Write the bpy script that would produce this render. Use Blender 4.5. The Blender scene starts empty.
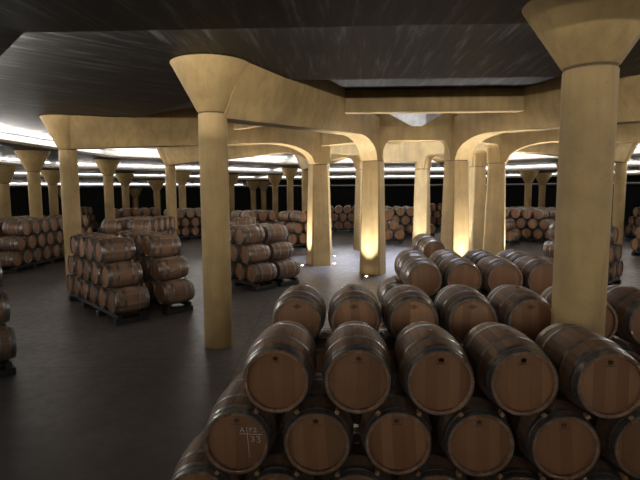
import bpy, bmesh, math, random
from mathutils import Vector, Matrix
random.seed(7)
PI = math.pi
R_ = math.radians
scene = bpy.context.scene
col = scene.collection

# ------------------------------------------------------------------ constants (metres)
CX, CY, PHI = 4.055, 24.215, -0.0402          # centre of the octagonal hall and its turn
CAM_H = 3.5
KEEP_RANGES = [(0, 21),(26, 28),(30, 30),(32, 41),(47, 49),(52, 56),(62, 63),(65, 65),(67, 70),(83, 84),(89, 107),(111, 113),(116, 121),(123, 123),(125, 125),(136, 143),(151, 151),(157, 167),(172, 177),(179, 188),(190, 190),(200, 200),(208, 215),(238, 241),(243, 245),(247, 253),(256, 257),(259, 260),(268, 269),(276, 281),(287, 287),(291, 296),(298, 299),(301, 302),(307, 308),(310, 311),(313, 316),(319, 321),(323, 326),(329, 330),(332, 333),(335, 335),(338, 340),(342, 342),(344, 347),(350, 352),(357, 358),(364, 365),(368, 370),(376, 376),(386, 388),(392, 393),(396, 398),(400, 405),(408, 416),(420, 420),(424, 427),(429, 433),(445, 449),(462, 467),(469, 469),(471, 477),(480, 480),(482, 483),(489, 491),(495, 496),(500, 501),(504, 504),(511, 513),(515, 525),(528, 531),(533, 535),(548, 551),(556, 557),(561, 562),(564, 566)]
KEEP = {i for a, b in KEEP_RANGES for i in range(a, b+1)}   # the 300 barrels that show largest

# ------------------------------------------------------------------ helpers
def link(o):
    col.objects.link(o); return o

def mesh_obj(name, bm, mats, parent=None, smooth=False, loc=None, rotz=0.0):
    me = bpy.data.meshes.new(name)
    bmesh.ops.recalc_face_normals(bm, faces=bm.faces)
    bm.to_mesh(me); bm.free()
    for m in (mats if isinstance(mats, (list, tuple)) else [mats]):
        me.materials.append(m)
    if smooth:
        for p in me.polygons: p.use_smooth = True
        try: me.set_sharp_from_angle(angle=R_(38))
        except Exception: pass
    o = bpy.data.objects.new(name, me); link(o)
    if parent is not None: o.parent = parent
    if loc is not None: o.location = loc
    o.rotation_euler.z = rotz
    return o

def empty(name, loc=(0, 0, 0), rotz=0.0):
    o = bpy.data.objects.new(name, None); link(o)
    o.empty_display_size = .2
    o.location = loc; o.rotation_euler.z = rotz
    return o

def tag(o, label, cat, group=None, kind='thing'):
    o['label'] = label; o['category'] = cat; o['kind'] = kind
    if group: o['group'] = group
    return o

def pol(ang, r):
    a = R_(ang) + PHI
    return CX + r*math.cos(a), CY + r*math.sin(a)

def add_box(bm, c, s, rot=None):
    M = Matrix.Translation(c) @ (rot.to_4x4() if rot is not None else Matrix.Identity(4)) @ Matrix.Diagonal((s[0], s[1], s[2], 1))
    return bmesh.ops.create_cube(bm, size=1.0, matrix=M)['verts']

def loft(bm, rings, cap=True, closed=True, mat=0):
    vs = [[bm.verts.new(p) for p in ring] for ring in rings]
    n = len(rings[0])
    for a, b in zip(vs[:-1], vs[1:]):
        for i in range(n if closed else n-1):
            j = (i+1) % n
            f = bm.faces.new((a[i], a[j], b[j], b[i])); f.material_index = mat
    if cap:
        for r in (vs[0], vs[-1]):
            f = bm.faces.new(r); f.material_index = mat
    return vs

def lathe_z(bm, prof, n=48):
    rings = [[(r*math.cos(2*PI*i/n), r*math.sin(2*PI*i/n), z) for i in range(n)] for r, z in prof]
    loft(bm, rings)

def lathe_y(bm, prof, n=32, cap=False, mat=0):
    rings = [[(r*math.sin(2*PI*i/n), y, r*math.cos(2*PI*i/n)) for i in range(n)] for r, y in prof]
    return loft(bm, rings, cap=cap, mat=mat)

# ------------------------------------------------------------------ materials
def new_mat(name):
    m = bpy.data.materials.new(name); m.use_nodes = True
    nt = m.node_tree; nt.nodes.clear()
    out = nt.nodes.new('ShaderNodeOutputMaterial')
    b = nt.nodes.new('ShaderNodeBsdfPrincipled')
    nt.links.new(b.outputs[0], out.inputs[0])
    return m, nt, b

def N(nt, t, **kw):
    n = nt.nodes.new(t)
    for k, v in kw.items(): setattr(n, k, v)
    return n

def math_n(nt, op, a, b=None):
    n = N(nt, 'ShaderNodeMath', operation=op)
    for i, v in enumerate((a, b)):
        if v is None: continue
        if isinstance(v, (int, float)): n.inputs[i].default_value = v
        else: nt.links.new(v, n.inputs[i])
    return n.outputs[0]

def ramp(nt, fac, stops):
    r = N(nt, 'ShaderNodeValToRGB')
    el = r.color_ramp.elements
    while len(el) < len(stops): el.new(0.5)
    for e, (p, c) in zip(el, stops):
        e.position = p; e.color = (*c, 1)
    nt.links.new(fac, r.inputs[0])
    return r.outputs[0]

def noise(nt, vec, scale, detail=4, rough=.55):
    n = N(nt, 'ShaderNodeTexNoise')
    n.inputs['Scale'].default_value = scale
    n.inputs['Detail'].default_value = detail
    n.inputs['Roughness'].default_value = rough
    nt.links.new(vec, n.inputs['Vector'])
    return n.outputs['Fac']

def mapping(nt, vec, scale=(1, 1, 1)):
    m = N(nt, 'ShaderNodeMapping'); m.inputs['Scale'].default_value = scale
    nt.links.new(vec, m.inputs['Vector']); return m.outputs[0]

def mix(nt, fac, a, b, mode='MIX'):
    m = N(nt, 'ShaderNodeMix', data_type='RGBA', blend_type=mode)
    for s, v in ((0, fac), (6, a), (7, b)):
        if isinstance(v, (int, float)): m.inputs[s].default_value = v
        elif isinstance(v, tuple): m.inputs[s].default_value = (*v, 1)
        else: nt.links.new(v, m.inputs[s])
    return m.outputs[2]

def bump(nt, b, h, strength, dist=.01):
    n = N(nt, 'ShaderNodeBump'); n.inputs['Strength'].default_value = strength
    n.inputs['Distance'].default_value = dist
    nt.links.new(h, n.inputs['Height']); nt.links.new(n.outputs[0], b.inputs['Normal'])

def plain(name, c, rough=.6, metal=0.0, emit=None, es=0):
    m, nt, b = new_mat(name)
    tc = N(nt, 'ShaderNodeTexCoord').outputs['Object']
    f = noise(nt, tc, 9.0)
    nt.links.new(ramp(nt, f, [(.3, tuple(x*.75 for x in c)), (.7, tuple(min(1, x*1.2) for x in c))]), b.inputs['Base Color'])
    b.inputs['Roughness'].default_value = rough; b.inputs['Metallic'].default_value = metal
    if emit:
        b.inputs['Emission Color'].default_value = (*emit, 1); b.inputs['Emission Strength'].default_value = es
    return m

def concrete(name, c, lines=True):
    m, nt, b = new_mat(name)
    g = N(nt, 'ShaderNodeNewGeometry').outputs['Position']
    big = noise(nt, g, .9, 6, .6)
    base = ramp(nt, big, [(.3, tuple(x*.70 for x in c)), (.5, c), (.68, tuple(min(1, x*1.2) for x in c))])
    streak = noise(nt, mapping(nt, g, (5, 5, .45)), 1.0, 6, .65)
    base = mix(nt, ramp(nt, streak, [(.45, (0, 0, 0)), (.75, (.75, .75, .75))]), base, tuple(x*.62 for x in c))
    fine = noise(nt, g, 42, 3, .7)
    pits = ramp(nt, fine, [(.27, (.35, .35, .35)), (.36, (1, 1, 1))])
    base = mix(nt, 1.0, base, pits, 'MULTIPLY')
    nt.links.new(base, b.inputs['Base Color'])
    b.inputs['Roughness'].default_value = .72
    bump(nt, b, fine, .25, .006)
    return m

def dark_ceiling():
    m, nt, b = new_mat('board_marked_concrete')
    uv = N(nt, 'ShaderNodeUVMap', uv_map='UVMap').outputs[0]
    sx = N(nt, 'ShaderNodeSeparateXYZ'); nt.links.new(uv, sx.inputs[0])
    u = sx.outputs[0]
    board = math_n(nt, 'FLOOR', math_n(nt, 'MULTIPLY', u, 6.0))
    wn = N(nt, 'ShaderNodeTexWhiteNoise', noise_dimensions='1D'); nt.links.new(board, wn.inputs['W'])
    fr = math_n(nt, 'FRACT', math_n(nt, 'MULTIPLY', u, 6.0))
    seam = math_n(nt, 'GREATER_THAN', math_n(nt, 'ABSOLUTE', math_n(nt, 'SUBTRACT', fr, .5)), .46)
    st = noise(nt, mapping(nt, uv, (6, .45, 1)), 1.0, 7, .7)
    blot = noise(nt, mapping(nt, uv, (1.1, .5, 1)), 1.0, 5, .6)
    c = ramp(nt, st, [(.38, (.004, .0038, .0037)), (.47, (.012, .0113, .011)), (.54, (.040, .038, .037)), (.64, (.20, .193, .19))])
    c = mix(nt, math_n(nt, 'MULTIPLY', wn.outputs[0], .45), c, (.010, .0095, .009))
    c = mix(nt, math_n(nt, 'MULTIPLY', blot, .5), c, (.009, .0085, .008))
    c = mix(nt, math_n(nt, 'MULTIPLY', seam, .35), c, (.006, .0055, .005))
    nt.links.new(c, b.inputs['Base Color']); b.inputs['Roughness'].default_value = .55
    bump(nt, b, st, .35, .012)
    return m

def floor_mat():
    m, nt, b = new_mat('polished_dark_concrete')
    g = N(nt, 'ShaderNodeNewGeometry').outputs['Position']
    a = noise(nt, g, .55, 6, .62); f = noise(nt, g, 5.0, 5, .65)
    c = ramp(nt, a, [(.3, (.075, .066, .063)), (.5, (.125, .110, .106)), (.72, (.19, .168, .160))])
    c = mix(nt, math_n(nt, 'MULTIPLY', f, .5), c, (.085, .075, .072))
    sp = N(nt, 'ShaderNodeSeparateXYZ'); nt.links.new(g, sp.inputs[0])
    # saw-cut joints every 6 m
    j = None
    for ax in (0, 1):
        fr = math_n(nt, 'FRACT', math_n(nt, 'MULTIPLY', math_n(nt, 'ADD', sp.outputs[ax], 1.7+ax*.9), 1/6.0))
        k = math_n(nt, 'LESS_THAN', fr, .0035)
        j = k if j is None else math_n(nt, 'MAXIMUM', j, k)
    c = mix(nt, math_n(nt, 'MULTIPLY', j, .7), c, (.02, .018, .017))
    nt.links.new(c, b.inputs['Base Color'])
    r = ramp(nt, f, [(.3, (.30, .30, .30)), (.7, (.50, .50, .50))])
    nt.links.new(r, b.inputs['Roughness'])
    bump(nt, b, a, .06, .03)
    return m

def wood_staves():
    m, nt, b = new_mat('oak_staves')
    tc = N(nt, 'ShaderNodeTexCoord').outputs['Object']
    oi = N(nt, 'ShaderNodeObjectInfo').outputs['Random']
    sx = N(nt, 'ShaderNodeSeparateXYZ'); nt.links.new(tc, sx.inputs[0])
    ang = math_n(nt, 'ARCTAN2', sx.outputs[0], sx.outputs[2])
    s = math_n(nt, 'MULTIPLY', math_n(nt, 'ADD', ang, 4.0), 26/(2*PI))
    sid = math_n(nt, 'ADD', math_n(nt, 'FLOOR', s), math_n(nt, 'MULTIPLY', oi, 91.0))
    wn = N(nt, 'ShaderNodeTexWhiteNoise', noise_dimensions='1D'); nt.links.new(sid, wn.inputs['W'])
    fr = math_n(nt, 'ABSOLUTE', math_n(nt, 'SUBTRACT', math_n(nt, 'FRACT', s), .5))
    seam = math_n(nt, 'GREATER_THAN', fr, .465)
    c = ramp(nt, wn.outputs[0], [(0, (.165, .086, .044)), (.5, (.255, .140, .074)), (1, (.355, .208, .115))])
    off = N(nt, 'ShaderNodeVectorMath', operation='ADD'); nt.links.new(tc, off.inputs[0])
    cmb = N(nt, 'ShaderNodeCombineXYZ'); nt.links.new(math_n(nt, 'MULTIPLY', oi, 37.0), cmb.inputs[1]); nt.links.new(cmb.outputs[0], off.inputs[1])
    gr = noise(nt, mapping(nt, off.outputs[0], (26, 2.5, 26)), 1.0, 5, .6)
    c = mix(nt, math_n(nt, 'MULTIPLY', gr, .55), c, (.115, .062, .035))
    dirt = noise(nt, off.outputs[0], 3.2, 5, .65)
    dk = ramp(nt, dirt, [(.42, (0, 0, 0)), (.66, (1, 1, 1))])
    c = mix(nt, math_n(nt, 'MULTIPLY', dk, .38), c, (.215, .170, .135))
    c = mix(nt, math_n(nt, 'MULTIPLY', seam, .65), c, (.03, .018, .012))
    tone = ramp(nt, oi, [(0, (.80, .80, .80)), (1, (1.15, 1.12, 1.08))])
    c = mix(nt, 1.0, c, tone, 'MULTIPLY')
    nt.links.new(c, b.inputs['Base Color']); b.inputs['Roughness'].default_value = .6
    bump(nt, b, math_n(nt, 'SUBTRACT', gr, math_n(nt, 'MULTIPLY', seam, 1.5)), .3, .004)
    return m

def wood_head():
    m, nt, b = new_mat('oak_head_boards')
    tc = N(nt, 'ShaderNodeTexCoord').outputs['Object']
    oi = N(nt, 'ShaderNodeObjectInfo').outputs['Random']
    sx = N(nt, 'ShaderNodeSeparateXYZ'); nt.links.new(tc, sx.inputs[0])
    s = math_n(nt, 'MULTIPLY', math_n(nt, 'ADD', sx.outputs[0], math_n(nt, 'ADD', math_n(nt, 'MULTIPLY', oi, .05), 2.0)), 9.0)
    sid = math_n(nt, 'ADD', math_n(nt, 'FLOOR', s), math_n(nt, 'MULTIPLY', oi, 77.0))
    wn = N(nt, 'ShaderNodeTexWhiteNoise', noise_dimensions='1D'); nt.links.new(sid, wn.inputs['W'])
    fr = math_n(nt, 'ABSOLUTE', math_n(nt, 'SUBTRACT', math_n(nt, 'FRACT', s), .5))
    seam = math_n(nt, 'GREATER_THAN', fr, .485)
    c = ramp(nt, wn.outputs[0], [(0, (.205, .096, .040)), (.6, (.265, .128, .055)), (1, (.345, .182, .085))])
    off = N(nt, 'ShaderNodeVectorMath', operation='ADD'); nt.links.new(tc, off.inputs[0])
    cmb = N(nt, 'ShaderNodeCombineXYZ'); nt.links.new(math_n(nt, 'MULTIPLY', oi, 53.0), cmb.inputs[2]); nt.links.new(cmb.outputs[0], off.inputs[1])
    gr = noise(nt, mapping(nt, off.outputs[0], (30, 30, 2.2)), 1.0, 5, .6)
    c = mix(nt, math_n(nt, 'MULTIPLY', gr, .45), c, (.135, .066, .032))
    c = mix(nt, math_n(nt, 'MULTIPLY', seam, .5), c, (.07, .035, .02))
    tone = ramp(nt, oi, [(0, (.85, .85, .85)), (1, (1.12, 1.1, 1.05))])
    c = mix(nt, 1.0, c, tone, 'MULTIPLY')
    nt.links.new(c, b.inputs['Base Color']); b.inputs['Roughness'].default_value = .55
    bump(nt, b, gr, .2, .003)
    return m

def steel_hoop():
    m, nt, b = new_mat('galvanised_hoop')
    tc = N(nt, 'ShaderNodeTexCoord').outputs['Object']
    f = noise(nt, tc, 14, 5, .65)
    c = ramp(nt, f, [(.3, (.17, .167, .163)), (.7, (.42, .41, .40))])
    nt.links.new(c, b.inputs['Base Color'])
    b.inputs['Metallic'].default_value = .85; b.inputs['Roughness'].default_value = .30
    return m

TAN = concrete('tan_concrete', (.405, .276, .115))
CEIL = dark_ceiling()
FLOOR = floor_mat()
STAVE = wood_staves(); HEAD = wood_head(); HOOP = steel_hoop()
RACK = plain('black_painted_rack', (.012, .011, .011), .55)
WEDGE = plain('pale_pine', (.24, .135, .065), .7)
STAMP = plain('burnt_stamp', (.075, .038, .018), .8)
BUNG = plain('bung_wood', (.20, .11, .06), .7)
CHALK = plain('white_chalk', (.80, .78, .74), .9)
JOINT = plain('dark_joint', (.10, .070, .035), .8)
COVE = plain('white_cove_paint', (.78, .77, .75), .8)
LIPM = concrete('slab_edge_concrete', (.42, .34, .24))
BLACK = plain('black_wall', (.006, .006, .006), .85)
PALE = concrete('pale_lantern_plaster', (.34, .34, .35))
RING = plain('steel_ring', (.25, .25, .25), .35, .9)
LENS = plain('lamp_lens', (.9, .9, .9), .3, 0, (1, .93, .82), 30)
SKY = plain('skylight_glass', (.8, .85, .9), .2, 0, (.74, .82, 1.0), 5.0)

# ------------------------------------------------------------------ setting
def oct_pts(ap):
    r = ap/math.cos(PI/8)
    return [pol(22.5+45*k, r) for k in range(8)]

def oct_shell(name, prof, mat):
    """octagonal revolve of a section given as (apothem, z) with board direction in the UVs"""
    bm = bmesh.new(); uvl = bm.loops.layers.uv.new('UVMap')
    rings = [[bm.verts.new((x, y, z)) for x, y in oct_pts(ap)] for ap, z in prof]
    run = [0.0]
    for (a, z), (c, w) in zip(prof[:-1], prof[1:]): run.append(run[-1]+math.hypot(c-a, w-z))
    for i in range(len(prof)-1):
        for k in range(8):
            j = (k+1) % 8
            f = bm.faces.new((rings[i][k], rings[i][j], rings[i+1][j], rings[i+1][k]))
            t0, t1 = prof[i][0]*math.tan(PI/8), prof[i+1][0]*math.tan(PI/8)
            uv = {rings[i][k]: (-t0+k*97, run[i]), rings[i][j]: (t0+k*97, run[i]),
                  rings[i+1][j]: (t1+k*97, run[i+1]), rings[i+1][k]: (-t1+k*97, run[i+1])}
            for lp in f.loops: lp[uvl].uv = uv[lp.vert]
    o = mesh_obj(name, bm, mat); o['kind'] = 'structure'
    return o

SLOTS = [(17.7, 5.63), (23.0, 5.10), (29.0, 4.64), (35.0, 3.86)]
LIP = .13
P0_END, P1_END, P2_END, P3_END = 6.18, 5.42, 4.91, 4.12
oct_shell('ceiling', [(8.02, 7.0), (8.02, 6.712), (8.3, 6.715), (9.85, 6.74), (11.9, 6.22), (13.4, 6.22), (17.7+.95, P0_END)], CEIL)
ends = [P1_END, P2_END, P3_END]
for i, (ap, z) in enumerate(SLOTS):
    top = [P0_END, P1_END, P2_END, P3_END][i]
    oct_shell(f'trim_{i+1}', [(ap+.95, top), (ap+.95, z+LIP), (ap+.02, z+LIP)], COVE)
    oct_shell(f'trim_{i+5}', [(ap+.02, z+LIP), (ap, z+LIP), (ap, z)], LIPM if i < 3 else CEIL)
    prof = [(ap, z)]
    if i < 3:
        ap2, z2 = SLOTS[i+1]
        prof += [(ap2+.95, ends[i])]
    else:
        prof += [(40.0, 3.80)]
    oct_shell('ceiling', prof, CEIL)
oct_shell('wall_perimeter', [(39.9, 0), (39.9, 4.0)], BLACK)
bm = bmesh.new()
loft(bm, [[(x, y, z) for x, y in oct_pts(40.2)] for z in (-.2, 0)])
fl = mesh_obj('floor', bm, FLOOR); fl['kind'] = 'structure'

# the lantern above the middle of the hall
oct_shell('ceiling', [(8.22, 6.9), (6.4, 8.9), (3.2, 9.4)], PALE)
bm = bmesh.new()
bm.faces.new([bm.verts.new((x, y, 9.42)) for x, y in oct_pts(3.25)])
w = mesh_obj('window_1', bm, SKY); w['kind'] = 'structure'

# ------------------------------------------------------------------ columns
def column(x, y, r, z_shaft, z_cap, r_cap, label, group=None):
    t = empty('concrete_column', (x, y, 0))
    bm = bmesh.new(); lathe_z(bm, [(r*1.0, 0), (r, .01), (r, z_shaft-.03), (r*.97, z_shaft-.02)], 48)
    mesh_obj('shaft', bm, TAN, t, True)
    bm = bmesh.new(); lathe_z(bm, [(r*.95, z_shaft-.02), (r*.95, z_shaft+.01)], 48)
    mesh_obj('joint', bm, JOINT, t, True)
    bm = bmesh.new(); lathe_z(bm, [(r*.98, z_shaft+.01), (r*1.03, z_shaft+.02), (r_cap-.02, z_cap-.05), (r_cap, z_cap-.02), (r_cap-.03, z_cap)], 64)
    mesh_obj('capital', bm, TAN, t, True)
    return tag(t, label, 'column', group)

def apothem(x, y):
    a = math.atan2(y-CY, x-CX)-PHI
    r = math.hypot(x-CX, y-CY)
    k = round(math.degrees(a)/45)
    return r*math.cos(a-R_(45*k))

def ceil_z(x, y):
    a = apothem(x, y)
    if a < 13.4: return 6.22
    if a < 17.7: return 6.22+(a-13.4)/(18.65-13.4)*(P0_END-6.22)
    for i, (ap, z) in enumerate(SLOTS):
        nxt = SLOTS[i+1][0] if i < 3 else 40
        if a < nxt:
            e = ends[i] if i < 3 else 3.80
            return z+(a-ap)/(nxt+.95-ap)*(e-z)
    return 3.8

column(3.12, 5.78, .292, 4.87, 5.75, .83, 'big round tan concrete column standing among the front barrels on the right')

RO, RP = 14.9, 4.40
OUT = {247.5: (-2.32, 10.82, 'round tan column with a flared head standing alone left of the foreground barrels'),
       202.5: (-9.37, 18.40, 'round tan column behind the left barrel stack, carrying a long beam'),
       157.5: None, 112.5: None, 67.5: None,
       22.5: (17.95, 29.3, 'round tan column at the right edge, just right of the big front column'),
       337.5: None, 292.5: None}
OUTLAB = {157.5: 'round tan column between the left stack and the lone front column, under a beam',
          112.5: 'round tan column on the far side of the central piers, left',
          67.5: 'round tan column on the far side of the central piers, right',
          337.5: 'round tan column beyond the right edge under a beam',
          292.5: 'round tan column beside the front right of the hall under a beam'}
outer = {}
for ang, v in OUT.items():
    if v is None:
        x, y = pol(ang, RO); lab = OUTLAB[ang]
        if ang == 157.5: x, y = -9.2, 30.3
    else: x, y, lab = v
    outer[ang] = (x, y)
    column(x, y, .31, 5.16 if ang == 247.5 else 5.03, 6.20, .86, lab)

FARCOL = [
 (-14.87, 25.57, 'round tan column rising behind the barrel wall at the far left, with flared head'),
 (-19.6, 36.0, 'slim round column seen just left of the beam column, deep in the left background'),
 (-19.4, 30.1, 'round column cut by the left edge of the picture, in the dark background'),
 (-14.24, 33.07, 'round tan column above the middle of the left stack, with wide flared head'),
 (-16.5, 41.6, 'slim round column just right of the one above the left stack'),
 (-20.6, 54.6, 'thin distant column with low flared head, left background, darkest of its row'),
 (-15.7, 47.17, 'thin distant column left of the beam column behind the left stack'),
 (-11.68, 41.62, 'slim round column just right of the left beam column in the background'),
 (-8.55, 47.26, 'slim distant column just right of the lone front column'),
 (-7.39, 54.4, 'thinnest distant column with a low funnel head, right of the lone front column'),
 (-6.3, 55.0, 'thin distant column between two funnel heads right of the lone front column'),
 (-4.51, 49.48, 'slim distant column second left of the arched central pier'),
 (-2.74, 45.31, 'slim distant column nearest left of the arched central pier'),
 (18.3, 43.0, 'slim distant column left of the two behind the right far barrel stack'),
 (20.9, 46.0, 'slim distant column right of the two behind the right far barrel stack'),
 (19.1, 38.1, 'round column hidden mostly behind the big front column, with flared head'),
 (-24.5, 47.0, 'thin distant column in the dark left background beside the beam column'),
]
for x, y, lab in FARCOL:
    zc = ceil_z(x, y)-.02
    column(x, y, .30, zc-1.06, zc, .82, lab, 'columns in the outer rings')

# ------------------------------------------------------------------ piers, radial beams, ring beams
ZP = 4.67
PIERLAB = {202.5: 'tapering tan pier left of the bright gap, its left side lit from the floor',
           247.5: 'tapering tan pier nearest the viewer, with speckled lit face at the left of centre',
           292.5: 'tapering tan pier with two visible faces just behind the foreground barrels, centre',
           337.5: 'rightmost tapering tan pier, before the far right barrel stack',
           22.5: 'bright narrow tapering pier between the two right piers',
           67.5: 'tapering tan pier at the far side of the ring, seen through the middle gap',
           112.5: 'tapering tan pier at the far side, hidden behind the nearest left pier',
           157.5: 'tapering tan pier hidden behind the left pier, its lit edge showing'}
def oct_rect(hx, hy, c):
    return [(-hx+c, -hy), (hx-c, -hy), (hx, -hy+c), (hx, hy-c), (hx-c, hy), (-hx+c, hy), (-hx, hy-c), (-hx, -hy+c)]
BEAMLAB = {247.5: 'tan concrete beam from the lone front column to the nearest central pier',
           202.5: 'tan concrete beam from the column behind the left stack to the left pier',
           157.5: 'tan concrete beam from the left background column to the hidden left pier',
           112.5: 'tan concrete beam on the far side running back from the hidden pier',
           67.5: 'tan concrete beam on the far side running back from the far pier',
           22.5: 'tan concrete beam from the bright narrow pier to the column at right',
           337.5: 'lower tan beam running right from the rightmost pier behind the big column',
           292.5: 'upper tan beam passing behind the big front column to the centre pier'}
for ang in PIERLAB:
    x, y = pol(ang, RP)
    a = R_(ang)+PHI
    t = empty('arch_pier', (x, y, 0), a)      # local x = outwards
    bm = bmesh.new()
    rings = []
    for z, hx, hy in ((0, .475, .44), (.05, .475, .44), (ZP-.03, .36, .36)):
        rings.append([(px, py, z) for px, py in oct_rect(hx, hy, .05)])
    loft(bm, rings); mesh_obj('shaft', bm, TAN, t)
    bm = bmesh.new()
    loft(bm, [[(px, py, z) for px, py in oct_rect(.345, .345, .05)] for z in (ZP-.03, ZP)])
    mesh_obj('joint', bm, JOINT, t)
    tag(t, PIERLAB[ang], 'pier', 'piers around the middle of the hall')

    # radial beam, local x towards the outside from the hall centre
    ox, oy = outer[ang]
    ro = math.hypot(ox-CX, oy-CY); ao = math.atan2(oy-CY, ox-CX)
    bm = bmesh.new(); rings = []
    rs = [ro+.0, ro-.5, ro-1.2, 12.88, 12.3, 11.6, 10.66, 9.5, 8.7, 7.4] + [6.7-1.9*i/12 for i in range(13)] + [4.4, 4.05]
    for r in rs:
        k = max(0, min(1, (ro-r)/(ro-6.7)))
        zb = 5.05+.47*k
        if r < 6.7:
            q = min(1, (6.7-r)/1.9); zb = ZP+.85*math.sqrt(max(0, 1-q*q))
        ap = r*math.cos(PI/8)
        if ap > 11.9: zt = 6.20
        elif ap > 9.85: zt = 6.72-(ap-9.85)/2.05*.52
        else: zt = 6.72
        if r < 8.2: zt = 6.72-(8.2-r)/4.2*.42
        wb = .30+.06*k
        wt = .80-.30*min(1, max(0, (ro-2.2-r)/5))
        if r < 8.3: wt = .50-.14*min(1, (8.3-r)/3)
        zt = max(zt, zb+.3)
        # slope of the side stays constant; a taller beam gets an upright top
        zk = min(zt, max(zb+.2, 6.10))
        rings.append([(r, -wb, zb), (r, wb, zb), (r, wt, zk), (r, wt, zt), (r, -wt, zt), (r, -wt, zk)])
    # local frame whose origin is the hall centre
    loft(bm, rings)
    o = mesh_obj('radial_beam', bm, TAN, None, True, (CX, CY, 0), ao)
    tag(o, BEAMLAB[ang], 'beam', 'beams running out from the central piers')

RINGLAB = ['far right', 'back right', 'far back', 'back left', 'far left', 'left front', 'front', 'right front']
for k in range(8):
    mid = 45*(k+1)                            # between piers at mid-22.5 and mid+22.5
    a = R_(mid)+PHI
    ap = RP*math.cos(PI/8); half = RP*math.sin(PI/8)
    bm = bmesh.new(); rings = []
    ys = []
    h0 = half-.33; HA = .32
    for i in range(11): ys.append(-h0+HA*i/10)
    ys = ys+[-.6, -.2]+[.2, .6]+[-y for y in reversed(ys)]
    ys = [-half]+ys+[half]
    for yy in ys:
        d = h0-abs(yy)
        if d <= 0: zb = ZP+.01
        elif d < HA: zb = ZP+.01+.78*math.sqrt(max(0, 1-(1-d/HA)**2))
        else: zb = ZP+.79
        if mid == 90 and d > 0: zb = ZP+.40
        zt = 6.02+.66*max(0, min(1, (abs(yy)-.2)/1.2))
        rings.append([(ap-.32, yy, zb), (ap+.32, yy, zb), (ap+.32, yy, zt), (ap-.32, yy, zt)])
    loft(bm, rings)
    o = mesh_obj('ring_arch', bm, TAN, None, True, (CX, CY, 0), a)
    tag(o, f'tan arched ring beam joining two central piers on the {RINGLAB[k]} side', 'beam', 'arched beams between the central piers')
    # tie beam higher up and farther out
    ap = 8.02; half = ap*math.tan(PI/8)-.42
    bm = bmesh.new()
    add_box(bm, (ap, 0, 6.345), (.36, 2*half, .72))
    bmesh.ops.bevel(bm, geom=bm.edges[:], offset=.015, segments=1, affect='EDGES')
    o = mesh_obj('tie_beam', bm, TAN, None, False, (CX, CY, 0), a)
    tag(o, f'straight tan tie beam between two radial beams below the roof opening, {RINGLAB[k]} side', 'beam', 'straight beams around the roof opening')

# ------------------------------------------------------------------ floor uplights
def uplight(x, y, label):
    t = empty('floor_uplight', (x, y, 0))
    bm = bmesh.new(); lathe_z(bm, [(.085, .001), (.085, .010), (.060, .012), (.060, .002)], 24); mesh_obj('trim_ring', bm, RING, t, True)
    bm = bmesh.new(); lathe_z(bm, [(.058, .002), (.058, .008), (.02, .011)], 24); mesh_obj('lens', bm, LENS, t, True)
    tag(t, label, 'floor light', 'round uplights in the floor at the piers')
UPLAB = {202.5: 'left central pier', 247.5: 'nearest central pier', 292.5: 'centre pier behind the barrels', 337.5: 'rightmost pier',
         22.5: 'bright narrow pier', 67.5: 'far pier in the middle gap', 112.5: 'far hidden pier', 157.5: 'hidden left pier'}
UP = []
for ang in PIERLAB:
    for side, r in (('outer', RP+.80), ('inner', RP-.80)):
        x, y = pol(ang, r)
        uplight(x, y, f'small round glowing floor lamp at the {side} foot of {UPLAB[ang]}')
        UP.append((x, y, ang, side))

COLS = [(3.12, 5.78)]+list(outer.values())+[(x, y) for x, y, _ in FARCOL]+[pol(a, RP) for a in PIERLAB]

# ------------------------------------------------------------------ barrels
L, RB, RE = 1.0, .375, .318
def rad(y):
    k = abs(2*y-1)
    return RE+(RB-RE)*(1-k**2.1)
def body_prof():
    p = [(RE-.032, .045), (RE-.030, .004), (RE-.022, 0.0), (RE-.004, .002)]
    ys = [.0+1.0*i/18 for i in range(19)]
    p += [(rad(y), y) for y in ys[1:-1]]
    p += [(RE-.004, .998), (RE-.022, 1.0), (RE-.030, .996), (RE-.032, .955)]
    return p
HOOPS = [(.005, .062), (.078, .126), (.272, .316), (.684, .728), (.874, .922), (.938, .995)]
def hoop_bm(bm, a, b, n=36, mat=0):
    t = .0045
    lathe_y(bm, [(rad(a)-.004, a), (rad(a)+t, a), (rad((a+b)/2)+t, (a+b)/2), (rad(b)+t, b), (rad(b)-.004, b)], n, mat=mat)
def head_bm(bm, y, sgn, n=36, mat=0):
    r = RE-.031
    lathe_y(bm, [(.001, y), (r-.03, y), (r, y+.004*sgn)], n, mat=mat)
def template_near(seg):
    parts = {}
    bm = bmesh.new(); lathe_y(bm, body_prof(), seg); parts['body'] = mesh_obj('wine_barrel', bm, STAVE, None, True)
    bm = bmesh.new(); head_bm(bm, .038, 1, seg); parts['head'] = mesh_obj('head', bm, HEAD, None, True)
    bm = bmesh.new(); head_bm(bm, .962, -1, seg); parts['back'] = mesh_obj('head', bm, HEAD, None, True)
    parts['hoops'] = []
    for a, b in HOOPS:
        bm = bmesh.new(); hoop_bm(bm, a, b, seg); parts['hoops'].append(mesh_obj('hoop', bm, HOOP, None, True))
    bm = bmesh.new(); lathe_z(bm, [(.03, RB-.01), (.028, RB+.012), (.02, RB+.014)], 16)
    for v in bm.verts: v.co.y += .5
    parts['bung'] = mesh_obj('bung', bm, BUNG, None, True)
    return parts
def template_far():
    bm = bmesh.new(); s = 20
    lathe_y(bm, body_prof(), s, mat=0)
    head_bm(bm, .038, 1, s, 1); head_bm(bm, .962, -1, s, 1)
    for a, b in HOOPS: hoop_bm(bm, a, b, s, 2)
    return mesh_obj('wine_barrel', bm, [STAVE, HEAD, HOOP], None, True)
NEAR = template_near(48); MIDT = template_near(28); FART = template_far()

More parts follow.
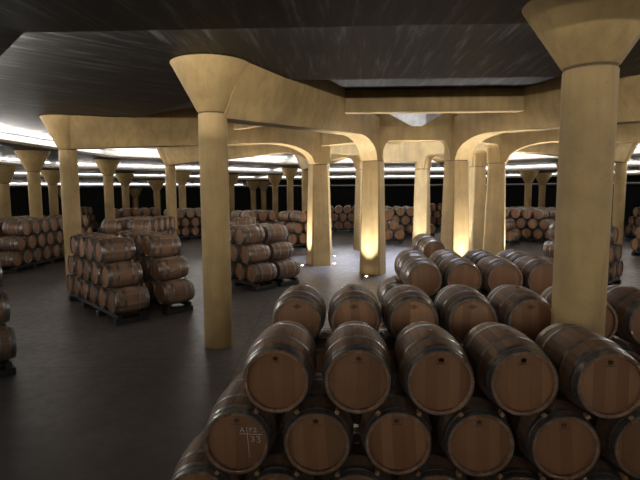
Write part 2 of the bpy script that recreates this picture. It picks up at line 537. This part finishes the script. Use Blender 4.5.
def stamp_crown():
    bm = bmesh.new()
    def poly(pts, d=.0012):
        f = bm.faces.new([bm.verts.new((x, 0, z)) for x, z in pts])
        bmesh.ops.solidify(bm, geom=[f], thickness=d)
    poly([(-.024, 0), (-.030, .042), (-.014, .024), (0, .050), (.014, .024), (.030, .042), (.024, 0)])
    poly([(-.026, -.010), (.026, -.010), (.026, -.004), (-.026, -.004)])
    poly([(-.055, -.026), (.055, -.026), (.055, -.020), (-.055, -.020)])
    return bm
def stamp_wings():
    bm = bmesh.new()
    def poly(pts, d=.0012):
        f = bm.faces.new([bm.verts.new((x, 0, z)) for x, z in pts])
        bmesh.ops.solidify(bm, geom=[f], thickness=d)
    n = 16
    for i in range(n):
        a, b = 2*PI*i/n, 2*PI*(i+1)/n
        poly([(.020*math.cos(a), .020*math.sin(a)), (.030*math.cos(a), .030*math.sin(a)), (.030*math.cos(b), .030*math.sin(b)), (.020*math.cos(b), .020*math.sin(b))])
    poly([(-.010, -.010), (.010, -.010), (.006, .012), (-.006, .012)])
    for s in (-1, 1):
        poly([(s*.034, .004), (s*.068, .014), (s*.064, .006), (s*.034, -.006)])
        poly([(s*.034, -.010), (s*.052, -.006), (s*.034, -.016)])
    return bm
CROWN = mesh_obj('brand_stamp', stamp_crown(), STAMP); WINGS = mesh_obj('brand_stamp', stamp_wings(), STAMP)
TEMPLATES = [NEAR['body'], NEAR['head'], NEAR['back'], NEAR['bung'], *NEAR['hoops'], MIDT['body'], MIDT['head'], MIDT['back'], MIDT['bung'], *MIDT['hoops'], FART, CROWN, WINGS]

def chalk_bm():
    bm = bmesh.new()
    def P(cx, cy): return ((cx-88)/830, (256-cy)/830)
    strokes = [[(172, 128), (182, 250), (192, 388)], [(113, 187), (200, 188), (300, 192)],
               [(120, 172), (134, 132), (152, 174)], [(126, 160), (148, 160)],
               [(198, 172), (196, 138), (220, 136)], [(197, 154), (214, 153)],
               [(228, 144), (240, 134), (252, 142), (246, 156), (230, 170), (262, 168)],
               [(204, 212), (222, 207), (232, 216), (220, 228), (234, 238), (228, 250), (206, 250)],
               [(254, 212), (272, 208), (282, 218), (268, 232), (284, 244), (276, 260), (256, 258)]]
    for st in strokes:
        pts = [P(*p) for p in st]
        for (x0, z0), (x1, z1) in zip(pts[:-1], pts[1:]):
            d = Vector((x1-x0, z1-z0)); ln = d.length
            if ln == 0: continue
            a = math.atan2(d.y, d.x)
            add_box(bm, ((x0+x1)/2, 0, (z0+z1)/2), (ln+.003, .0012, .0042), Matrix.Rotation(-a, 3, 'Y'))
    return bm

def place_barrel(x, y, z, ang, sc, lod, roll=0.0, stamp=None):
    """x, y, z: middle of the visible head; ang: direction (deg, world) from that head to the other"""
    M = dict(near=NEAR, mid=MIDT).get(lod)
    src = M['body'] if M else FART
    b = src.copy(); b.name = 'wine_barrel'; link(b)
    b.location = (x, y, z); b.rotation_mode = 'XYZ'
    b.rotation_euler = (0, roll, R_(ang-90)); b.scale = (sc, sc*(1.06 if stamp is CROWN or lod == 'near' and sc == .955 else 1), sc)
    if M:
        for q in [M['head'], M['back'], M['bung'], *M['hoops']]:
            c = q.copy(); c.parent = b; link(c)
        if stamp is not None:
            c = stamp.copy(); c.parent = b; c.location = (random.uniform(-.008, .008), .0362, .205); link(c)
    return b

# a stack: visible-head plane, rows from the bottom up.  rows: (count, start shift in metres along the row, height of centre)
Z3 = (.59, 1.23, 1.87)
def radial(sector): return sector+math.degrees(PHI)
STACKS = []
def stack(key, where, x, y, axis, tdir, s, ns, zs=Z3, shifts=None, ranks=(0.0,), sc=.93, lod='far', stamp=None, rank_t=None, rack=True):
    STACKS.append(dict(key=key, where=where, x=x, y=y, axis=axis, t=tdir, s=s, ns=ns, zs=zs,
                       shifts=shifts or [s*.5*i for i in range(len(ns))], ranks=ranks, sc=sc, lod=lod, stamp=stamp, rank_t=rank_t or [0]*len(ranks), rack=rack))
S_IN, SW_IN, W_OUT, NW_OUT, N_OUT, NE_OUT, SE_IN, E_OUT = (radial(a) for a in (90, 45, 180, 135, 90, 45, 135, 0))
# foreground block
stack('front', 'foreground pile', -1.185, 4.42, S_IN, S_IN-90, .765, (7, 6, 5), (.52, 1.12, 1.72), ranks=(0.0,), sc=.955, lod='near', stamp='crown')
stack('second', 'second pile beyond foreground', -1.06, 6.24, S_IN, S_IN-90, .757, (8, 8, 7), (.49, 1.14, 1.79), ranks=(0.0,), sc=.97, lod='near', stamp='wings')
stack('third', 'third pile before centre piers', 1.20, 8.92, S_IN, S_IN-90, .735, (6, 5, 4), (.55, 1.19, 1.83), ranks=(0.0, 1.06), sc=.98, lod='near')
stack('fourth', 'low pile under single barrels', 2.17, 11.45, S_IN, S_IN-90, .74, (4, 3), ranks=(0.0,), lod='mid')
stack('single', 'pile topped by single barrels', 2.30, 12.84, S_IN, S_IN-90, .74, (3, 2, 1), (.56, 1.20, 1.84), ranks=(0.0, 1.16), lod='mid')
# left
stack('left', 'stack beside left beam column', -5.52, 12.57, SW_IN, SW_IN+90, .73, (6, 5, 4), ranks=(0.0, 1.42), lod='near', rank_t=[0, .10])
stack('leftedge', 'stack cut by left edge', -6.66, 8.62, SW_IN, SW_IN+90, .76, (3, 2, 1), ranks=(0.0,), lod='near')
stack('leftback', 'stack just behind left stack', -7.75, 21.4, W_OUT, W_OUT-90, .76, (7, 6, 5), ranks=(0.0, 1.22), lod='mid')
stack('leftwall', 'long stack at far left', -13.05, 20.86, W_OUT, W_OUT-90, .725, (10, 9, 8), ranks=(0.0, 1.15, 2.3), lod='mid')
stack('inner', 'stack right of lone column', -2.42, 16.80, SW_IN, SW_IN+90, .74, (4, 3, 2), ranks=(0.0, 1.10), lod='near')
stack('innerback', 'stack behind lone column', -3.2, 22.3, W_OUT, W_OUT-90, .76, (4, 3, 2), ranks=(0.0,), lod='mid')
stack('midleft', 'far stack left of arched pier', -4.71, 29.73, NW_OUT, NW_OUT-90, .76, (5, 4, 3), ranks=(0.0, 1.15), lod='far')
stack('pierleft', 'stack touching left arched pier', -1.55, 28.70, NW_OUT, NW_OUT-90, .76, (4, 3, 2), ranks=(0.0, 1.15), lod='mid')
stack('gap', 'stack in left pier gap', .10, 40.5, N_OUT, N_OUT-90, .73, (6, 5, 4), ranks=(0.0,), lod='far')
stack('middle', 'near stack in middle gap', 2.86, 31.4, N_OUT, N_OUT-90, .765, (4, 3, 2), ranks=(0.0,), lod='far')
stack('middleback', 'deep stack behind middle gap', 3.7, 36.2, N_OUT, N_OUT-90, .76, (7, 6, 5), ranks=(0.0, 1.15, 2.3), lod='far')
stack('between', 'dark stack right of far pier', 8.9, 45.0, N_OUT, N_OUT-90, .76, (5, 4, 3), ranks=(0.0,), lod='far')
stack('right', 'far stack right of piers', 14.62, 30.9, NE_OUT, NE_OUT+90, .76, (6, 5, 5), ranks=(0.0, 1.15, 2.3, 3.45), lod='far')
stack('rightinner', 'low stack touching rightmost pier', 11.75, 30.1, NE_OUT, NE_OUT+90, .76, (3, 2), ranks=(0.0,), lod='far')
stack('rightcolumn', 'stack behind big front column', 9.86, 16.53, SE_IN, SE_IN-90, .76, (3, 2, 1), ranks=(0.0, 1.32), lod='mid')
stack('rightedge', 'stack cut by right edge', 16.4, 25.3, E_OUT, E_OUT-90, .76, (3, 2, 1), ranks=(0.0,), lod='far')
stack('rightdark', 'dark stack at far right', 21.9, 34.6, E_OUT, E_OUT-90, .76, (6, 5, 4), ranks=(0.0,), lod='far')
stack('farleft', 'dark far stack above left stack', -15.6, 35.6, NW_OUT, NW_OUT-90, .76, (7, 6, 5), ranks=(0.0,), lod='far')
stack('farcolumn', 'far stack left of lone column', -10.1, 34.1, NW_OUT, NW_OUT-90, .76, (6, 5, 4), shifts=[0, 0, 0.4], ranks=(0.0, 1.15), lod='far')
stack('fardark', 'darkest far stack at left', -19.2, 37.6, W_OUT, W_OUT-90, .76, (6, 5, 4), ranks=(0.0,), lod='far')

CAMROT = (R_(90)-.1024, .0, .0)
f_px = 487.33
def to_px(p):
    t, r = .1024, .0049
    X, Y, Z = p[0], p[1], p[2]-CAM_H
    dep = Y*math.cos(t)-Z*math.sin(t); v = Y*math.sin(t)+Z*math.cos(t); u = X
    u, v = u*math.cos(r)-v*math.sin(r), u*math.sin(r)+v*math.cos(r)
    return 320+f_px*u/dep, 240-f_px*v/dep, dep

ORD = ['first', 'second', 'third', 'fourth', 'fifth', 'sixth', 'seventh', 'eighth', 'ninth', 'tenth', 'eleventh', 'twelfth']
ROWN = {3: ['bottom', 'middle', 'top'], 2: ['bottom', 'upper']}
SPEC = []
idx = 0
for S in STACKS:
    ax, tt = R_(S['axis']), R_(S['t'])
    av = Vector((math.cos(ax), math.sin(ax))); tv = Vector((math.cos(tt), math.sin(tt)))
    for ri, (rk, rt) in enumerate(zip(S['ranks'], S['rank_t'])):
        for row, n in enumerate(S['ns']):
            for i in range(n):
                p = Vector((S['x'], S['y']))+av*rk+tv*(rt+S['shifts'][row]+S['s']*i)
                j = random.uniform(-.025, .025)
                p = p+av*j
                SPEC.append(dict(i=idx, S=S, rank=ri, row=row, n=i, p=p, z=S['zs'][row], av=av, tv=tv, roll=random.uniform(-.10, .10), da=random.uniform(-.6, .6)))
                idx += 1
def skip(sp):   # a barrel cannot stand where a column does
    for x, y in COLS:
        d = Vector((x, y))-sp['p']
        u = d.dot(sp['av'])
        if -.25 < u < 1.22 and abs(d.dot(sp['tv'])) < .64: return True
    return False
SPEC = [s for s in SPEC if not skip(s)]

def ranklab(S, ri):
    n = len(S['ranks'])
    if n == 1: return ''
    return ', ' + (['front', 'rear'] if n == 2 else ['front', 'second', 'third', 'rearmost'])[ri] + ' rank'

kept = [s for s in SPEC if KEEP is None or s['i'] in KEEP]
rest = [s for s in SPEC if not (KEEP is None or s['i'] in KEEP)]
rows = {}
for s in kept:
    s['px'] = to_px((*(s['p']), s['z']))[0]
    rows.setdefault((s['S']['key'], s['rank'], s['row']), []).append(s)
for k, lst in rows.items():
    lst.sort(key=lambda s: s['px'])
    for q, s in enumerate(lst):
        rn = ROWN[len(s['S']['ns'])][s['row']]
        if len(lst) == 1: first = 'only oak barrel seen'
        elif q == 0: first = 'leftmost oak barrel'
        elif q == len(lst)-1: first = 'rightmost oak barrel'
        else: first = f'{ORD[q]} oak barrel from left'
        s['label'] = f"{first}, {rn} row{ranklab(s['S'], s['rank'])}, {s['S']['where']}"
for s in kept:
    S = s['S']
    st = None
    if S['stamp'] == 'crown' and s['row'] >= 1: st = CROWN
    if S['stamp'] == 'wings' and s['row'] == 2: st = WINGS
    b = place_barrel(s['p'].x, s['p'].y, s['z'], S['axis']+s['da'], S['sc'], S['lod'], s['roll'], st)
    lab = s['label']
    if S['key'] == 'front' and s['row'] == 1 and s['n'] == 0:
        c = mesh_obj('chalk_marking', chalk_bm(), CHALK, b); c.location = (0, .0366, 0)
        c['label'] = 'white chalk writing A F2 33 with a cross line'
        b.rotation_euler.y = 0
        lab = 'oak barrel with A F2 33 chalked on its head, left end of foreground pile'
    tag(b, lab, 'barrel', 'barrels of the '+S['where'])
    b['spec'] = s['i']
    s['o'] = b
if rest:
    bm = bmesh.new()
    for s in rest:
        M = Matrix.Translation((s['p'].x, s['p'].y, s['z'])) @ Matrix.Rotation(R_(s['S']['axis']-90), 4, 'Z') @ Matrix.Diagonal((s['S']['sc'],)*3+(1,))
        n0 = len(bm.verts)
        bm.from_mesh(FART.data)
        bm.verts.ensure_lookup_table()
        for v in bm.verts[n0:]: v.co = M @ v.co
    o = mesh_obj('wine_barrels', bm, [STAVE, HEAD, HOOP], None, True)
    tag(o, 'remaining oak barrels packed deep inside and behind the stacks', 'barrels', None, 'stuff')

# ------------------------------------------------------------------ racks
RACKLAB = {'front': 'foreground pile'}
for S in STACKS:
    av = Vector((math.cos(R_(S['axis'])), math.sin(R_(S['axis'])))); tv = Vector((math.cos(R_(S['t'])), math.sin(R_(S['t']))))
    n = S['ns'][0]; sc = S['sc']
    z0 = S['zs'][0]
    for ri, (rk, rt) in enumerate(zip(S['ranks'], S['rank_t'])):
        o2 = Vector((S['x'], S['y']))+av*rk+tv*rt
        t = empty('barrel_rack', (o2.x, o2.y, 0), R_(S['axis']-90))   # local y = barrel axis
        sx = 1 if (tv.x*math.cos(R_(S['axis']-90))+tv.y*math.sin(R_(S['axis']-90))) > 0 else -1
        length = S['s']*(n-1)+.50
        for yy in (.16, .84):
            top = z0-rad(yy)*sc-.006
            bm = bmesh.new()
            add_box(bm, (sx*(length/2-.25), yy*sc, top-.055), (length, .11, .11))
            bmesh.ops.bevel(bm, geom=bm.edges[:], offset=.01, segments=1, affect='EDGES')
            mesh_obj('runner', bm, RACK, t)
        nf = max(2, round(length/1.3)+1)
        for q in range(nf):
            xx = sx*(-.25+.12+(length-.24)*q/(nf-1))
            top = z0-rad(.16)*sc-.006-.11
            bm = bmesh.new(); add_box(bm, (xx, .5*sc, top/2), (.22, .92*sc, top))
            bmesh.ops.bevel(bm, geom=bm.edges[:], offset=.01, segments=1, affect='EDGES')
            mesh_obj('foot', bm, RACK, t)
        tag(t, f"low black rack under the barrels{ranklab(S, ri)}, {S['where']}", 'rack', 'black racks under the barrel stacks')

# wooden wedges between the barrels where they show
def wedge(p, z, ang, label):
    bm = bmesh.new()
    add_box(bm, (0, 0, 0), (.042, .09, .042), Matrix.Rotation(R_(45), 3, 'Y'))
    for v in bm.verts:
        if v.co.y > 0: v.co.x *= .6; v.co.z *= .6
    bmesh.ops.bevel(bm, geom=bm.edges[:], offset=.004, segments=1, affect='EDGES')
    o = mesh_obj('wooden_wedge', bm, WEDGE, None, False, (p.x, p.y, z), R_(ang-90))
    tag(o, label, 'wedge', 'wooden wedges between stacked barrels')
for s in kept:
    S = s['S']
    if S['key'] in ('front', 'left', 'inner') and s['row'] >= 1:
        if S['key'] != 'front' and s['n'] != 0: continue
        dz = S['zs'][s['row']]-S['zs'][s['row']-1]
        for sgn, nm in ((-1, 'left'), (1, 'right')):
            if S['key'] != 'front' and sgn == 1: continue
            for d, wn in ((.05, 'front'), (.93, 'back')):
                if S['key'] == 'front' and d > .5: continue
                mid = s['p']+s['tv']*(sgn*S['s']*.25)+s['av']*(d*S['sc'])
                rn = ROWN[3][s['row']]
                sd = nm if S['key'] == 'front' else wn
                ranktxt = ranklab(S, s['rank']).replace(',', '')
                lab = f"wooden wedge under {sd} side of {ORD[s['n']]} {rn}-row barrel{ranktxt}, {S['where']}"
                wedge(mid, S['zs'][s['row']]-dz*.5, S['axis'], lab)

for o in TEMPLATES: bpy.data.objects.remove(o)

# ------------------------------------------------------------------ lights
def area(loc, direction, sx, sy, power, colr, spread=PI):
    d = bpy.data.lights.new('strip_or_fill_lamp', 'AREA'); d.shape = 'RECTANGLE'
    d.size, d.size_y = sx, sy; d.energy = power; d.color = colr; d.spread = spread
    o = bpy.data.objects.new('strip_or_fill_lamp', d); link(o); o.location = loc
    zaxis = -Vector(direction).normalized()
    return o, zaxis
STRIP_W = (17, 12, 11, 8)
FILL_W = (48, 46, 44, 24)  # watts per metre of the second, inward strips, added to brighten the hall
STRIP_SIDE = {5: .8, 6: .8, 7: .8}       # camera-side strips, dimmed overhead and boosted farther back to shape the light    # watts per metre
for i, (ap, z) in enumerate(SLOTS):
    for k in range(8):
        if i == 3 and k in (0, 1, 2, 7): continue      # no lamps in the outermost slot on these sides
        a = R_(45*k)+PHI
        inward = Vector((-math.cos(a), -math.sin(a), 0)); tang = Vector((-math.sin(a), math.cos(a), 0))
        ln = 2*ap*math.tan(PI/8)-.3
        loc = Vector((CX, CY, 0))-inward*(ap+.42)+Vector((0, 0, z+LIP+.06))
        dim = STRIP_SIDE.get(k, 1) if i > 0 else 1
        for direction, power, lift, back in ((Vector((0, 0, 1)), STRIP_W[i], 0, 0), ((inward*.42+Vector((0, 0, 1))*.9).normalized(), FILL_W[i], .04, .08)):  # upward slot strip, then the added inward fill
            o, za = area(loc+Vector((0, 0, lift))+inward*back, direction, ln, .10, power*ln*dim*(.05 if i == 1 and k in (5, 6, 7) else 1)*(1.5 if i > 1 and k in (5, 6, 7) else 1), (1.0, .95, .88))
            y = za.cross(tang).normalized()
            o.rotation_euler = Matrix((tang, y, za)).transposed().to_euler()
for x, y, ang, side in UP:
    d = bpy.data.lights.new('uplight_beam', 'SPOT'); d.energy = 2500 if side == 'outer' else 900; d.color = (1, .97, .93)
    d.spot_size = R_(78); d.spot_blend = 1.0; d.shadow_soft_size = .05
    o = bpy.data.objects.new('uplight_beam', d); link(o); o.location = (x, y, .03)
    px, py = pol(ang, RP)
    tgt = Vector((x-(px-x)*1.0, y-(py-y)*1.0, 4.5))
    o.rotation_euler = (tgt-o.location).to_track_quat('-Z', 'Y').to_euler()
# daylight through the lantern
d = bpy.data.lights.new('skylight', 'AREA'); d.shape = 'DISK'; d.size = 5.5; d.energy = 950; d.color = (.62, .74, 1.0); d.spread = R_(75)
o = bpy.data.objects.new('skylight', d); link(o); o.location = (CX, CY, 9.3)

w = bpy.data.worlds.new('World'); scene.world = w; w.use_nodes = True
bg = w.node_tree.nodes.get('Background') or w.node_tree.nodes.new('ShaderNodeBackground')
bg.inputs[0].default_value = (.01, .01, .012, 1); bg.inputs[1].default_value = 1.0

# ------------------------------------------------------------------ camera
cam = bpy.data.cameras.new('Camera'); cam.sensor_width = 36; cam.lens = f_px/640*36; cam.clip_end = 300; cam.clip_start = .05
co = bpy.data.objects.new('Camera', cam); link(co)
co.location = (0, 0, CAM_H)
co.rotation_euler = (Matrix.Rotation(R_(90)-.1024, 4, 'X') @ Matrix.Rotation(-.0049, 4, 'Z')).to_euler()
scene.camera = co
scene.view_settings.view_transform = 'Standard'
scene.view_settings.look = 'None'
scene.view_settings.gamma = 1
scene.view_settings.exposure = 0.16
scene.cycles.use_denoising = True
scene.cycles.max_bounces = 8
scene.cycles.diffuse_bounces = 5
scene.cycles.sample_clamp_indirect = 4
print('BARRELS', len(SPEC), 'kept', len(kept))
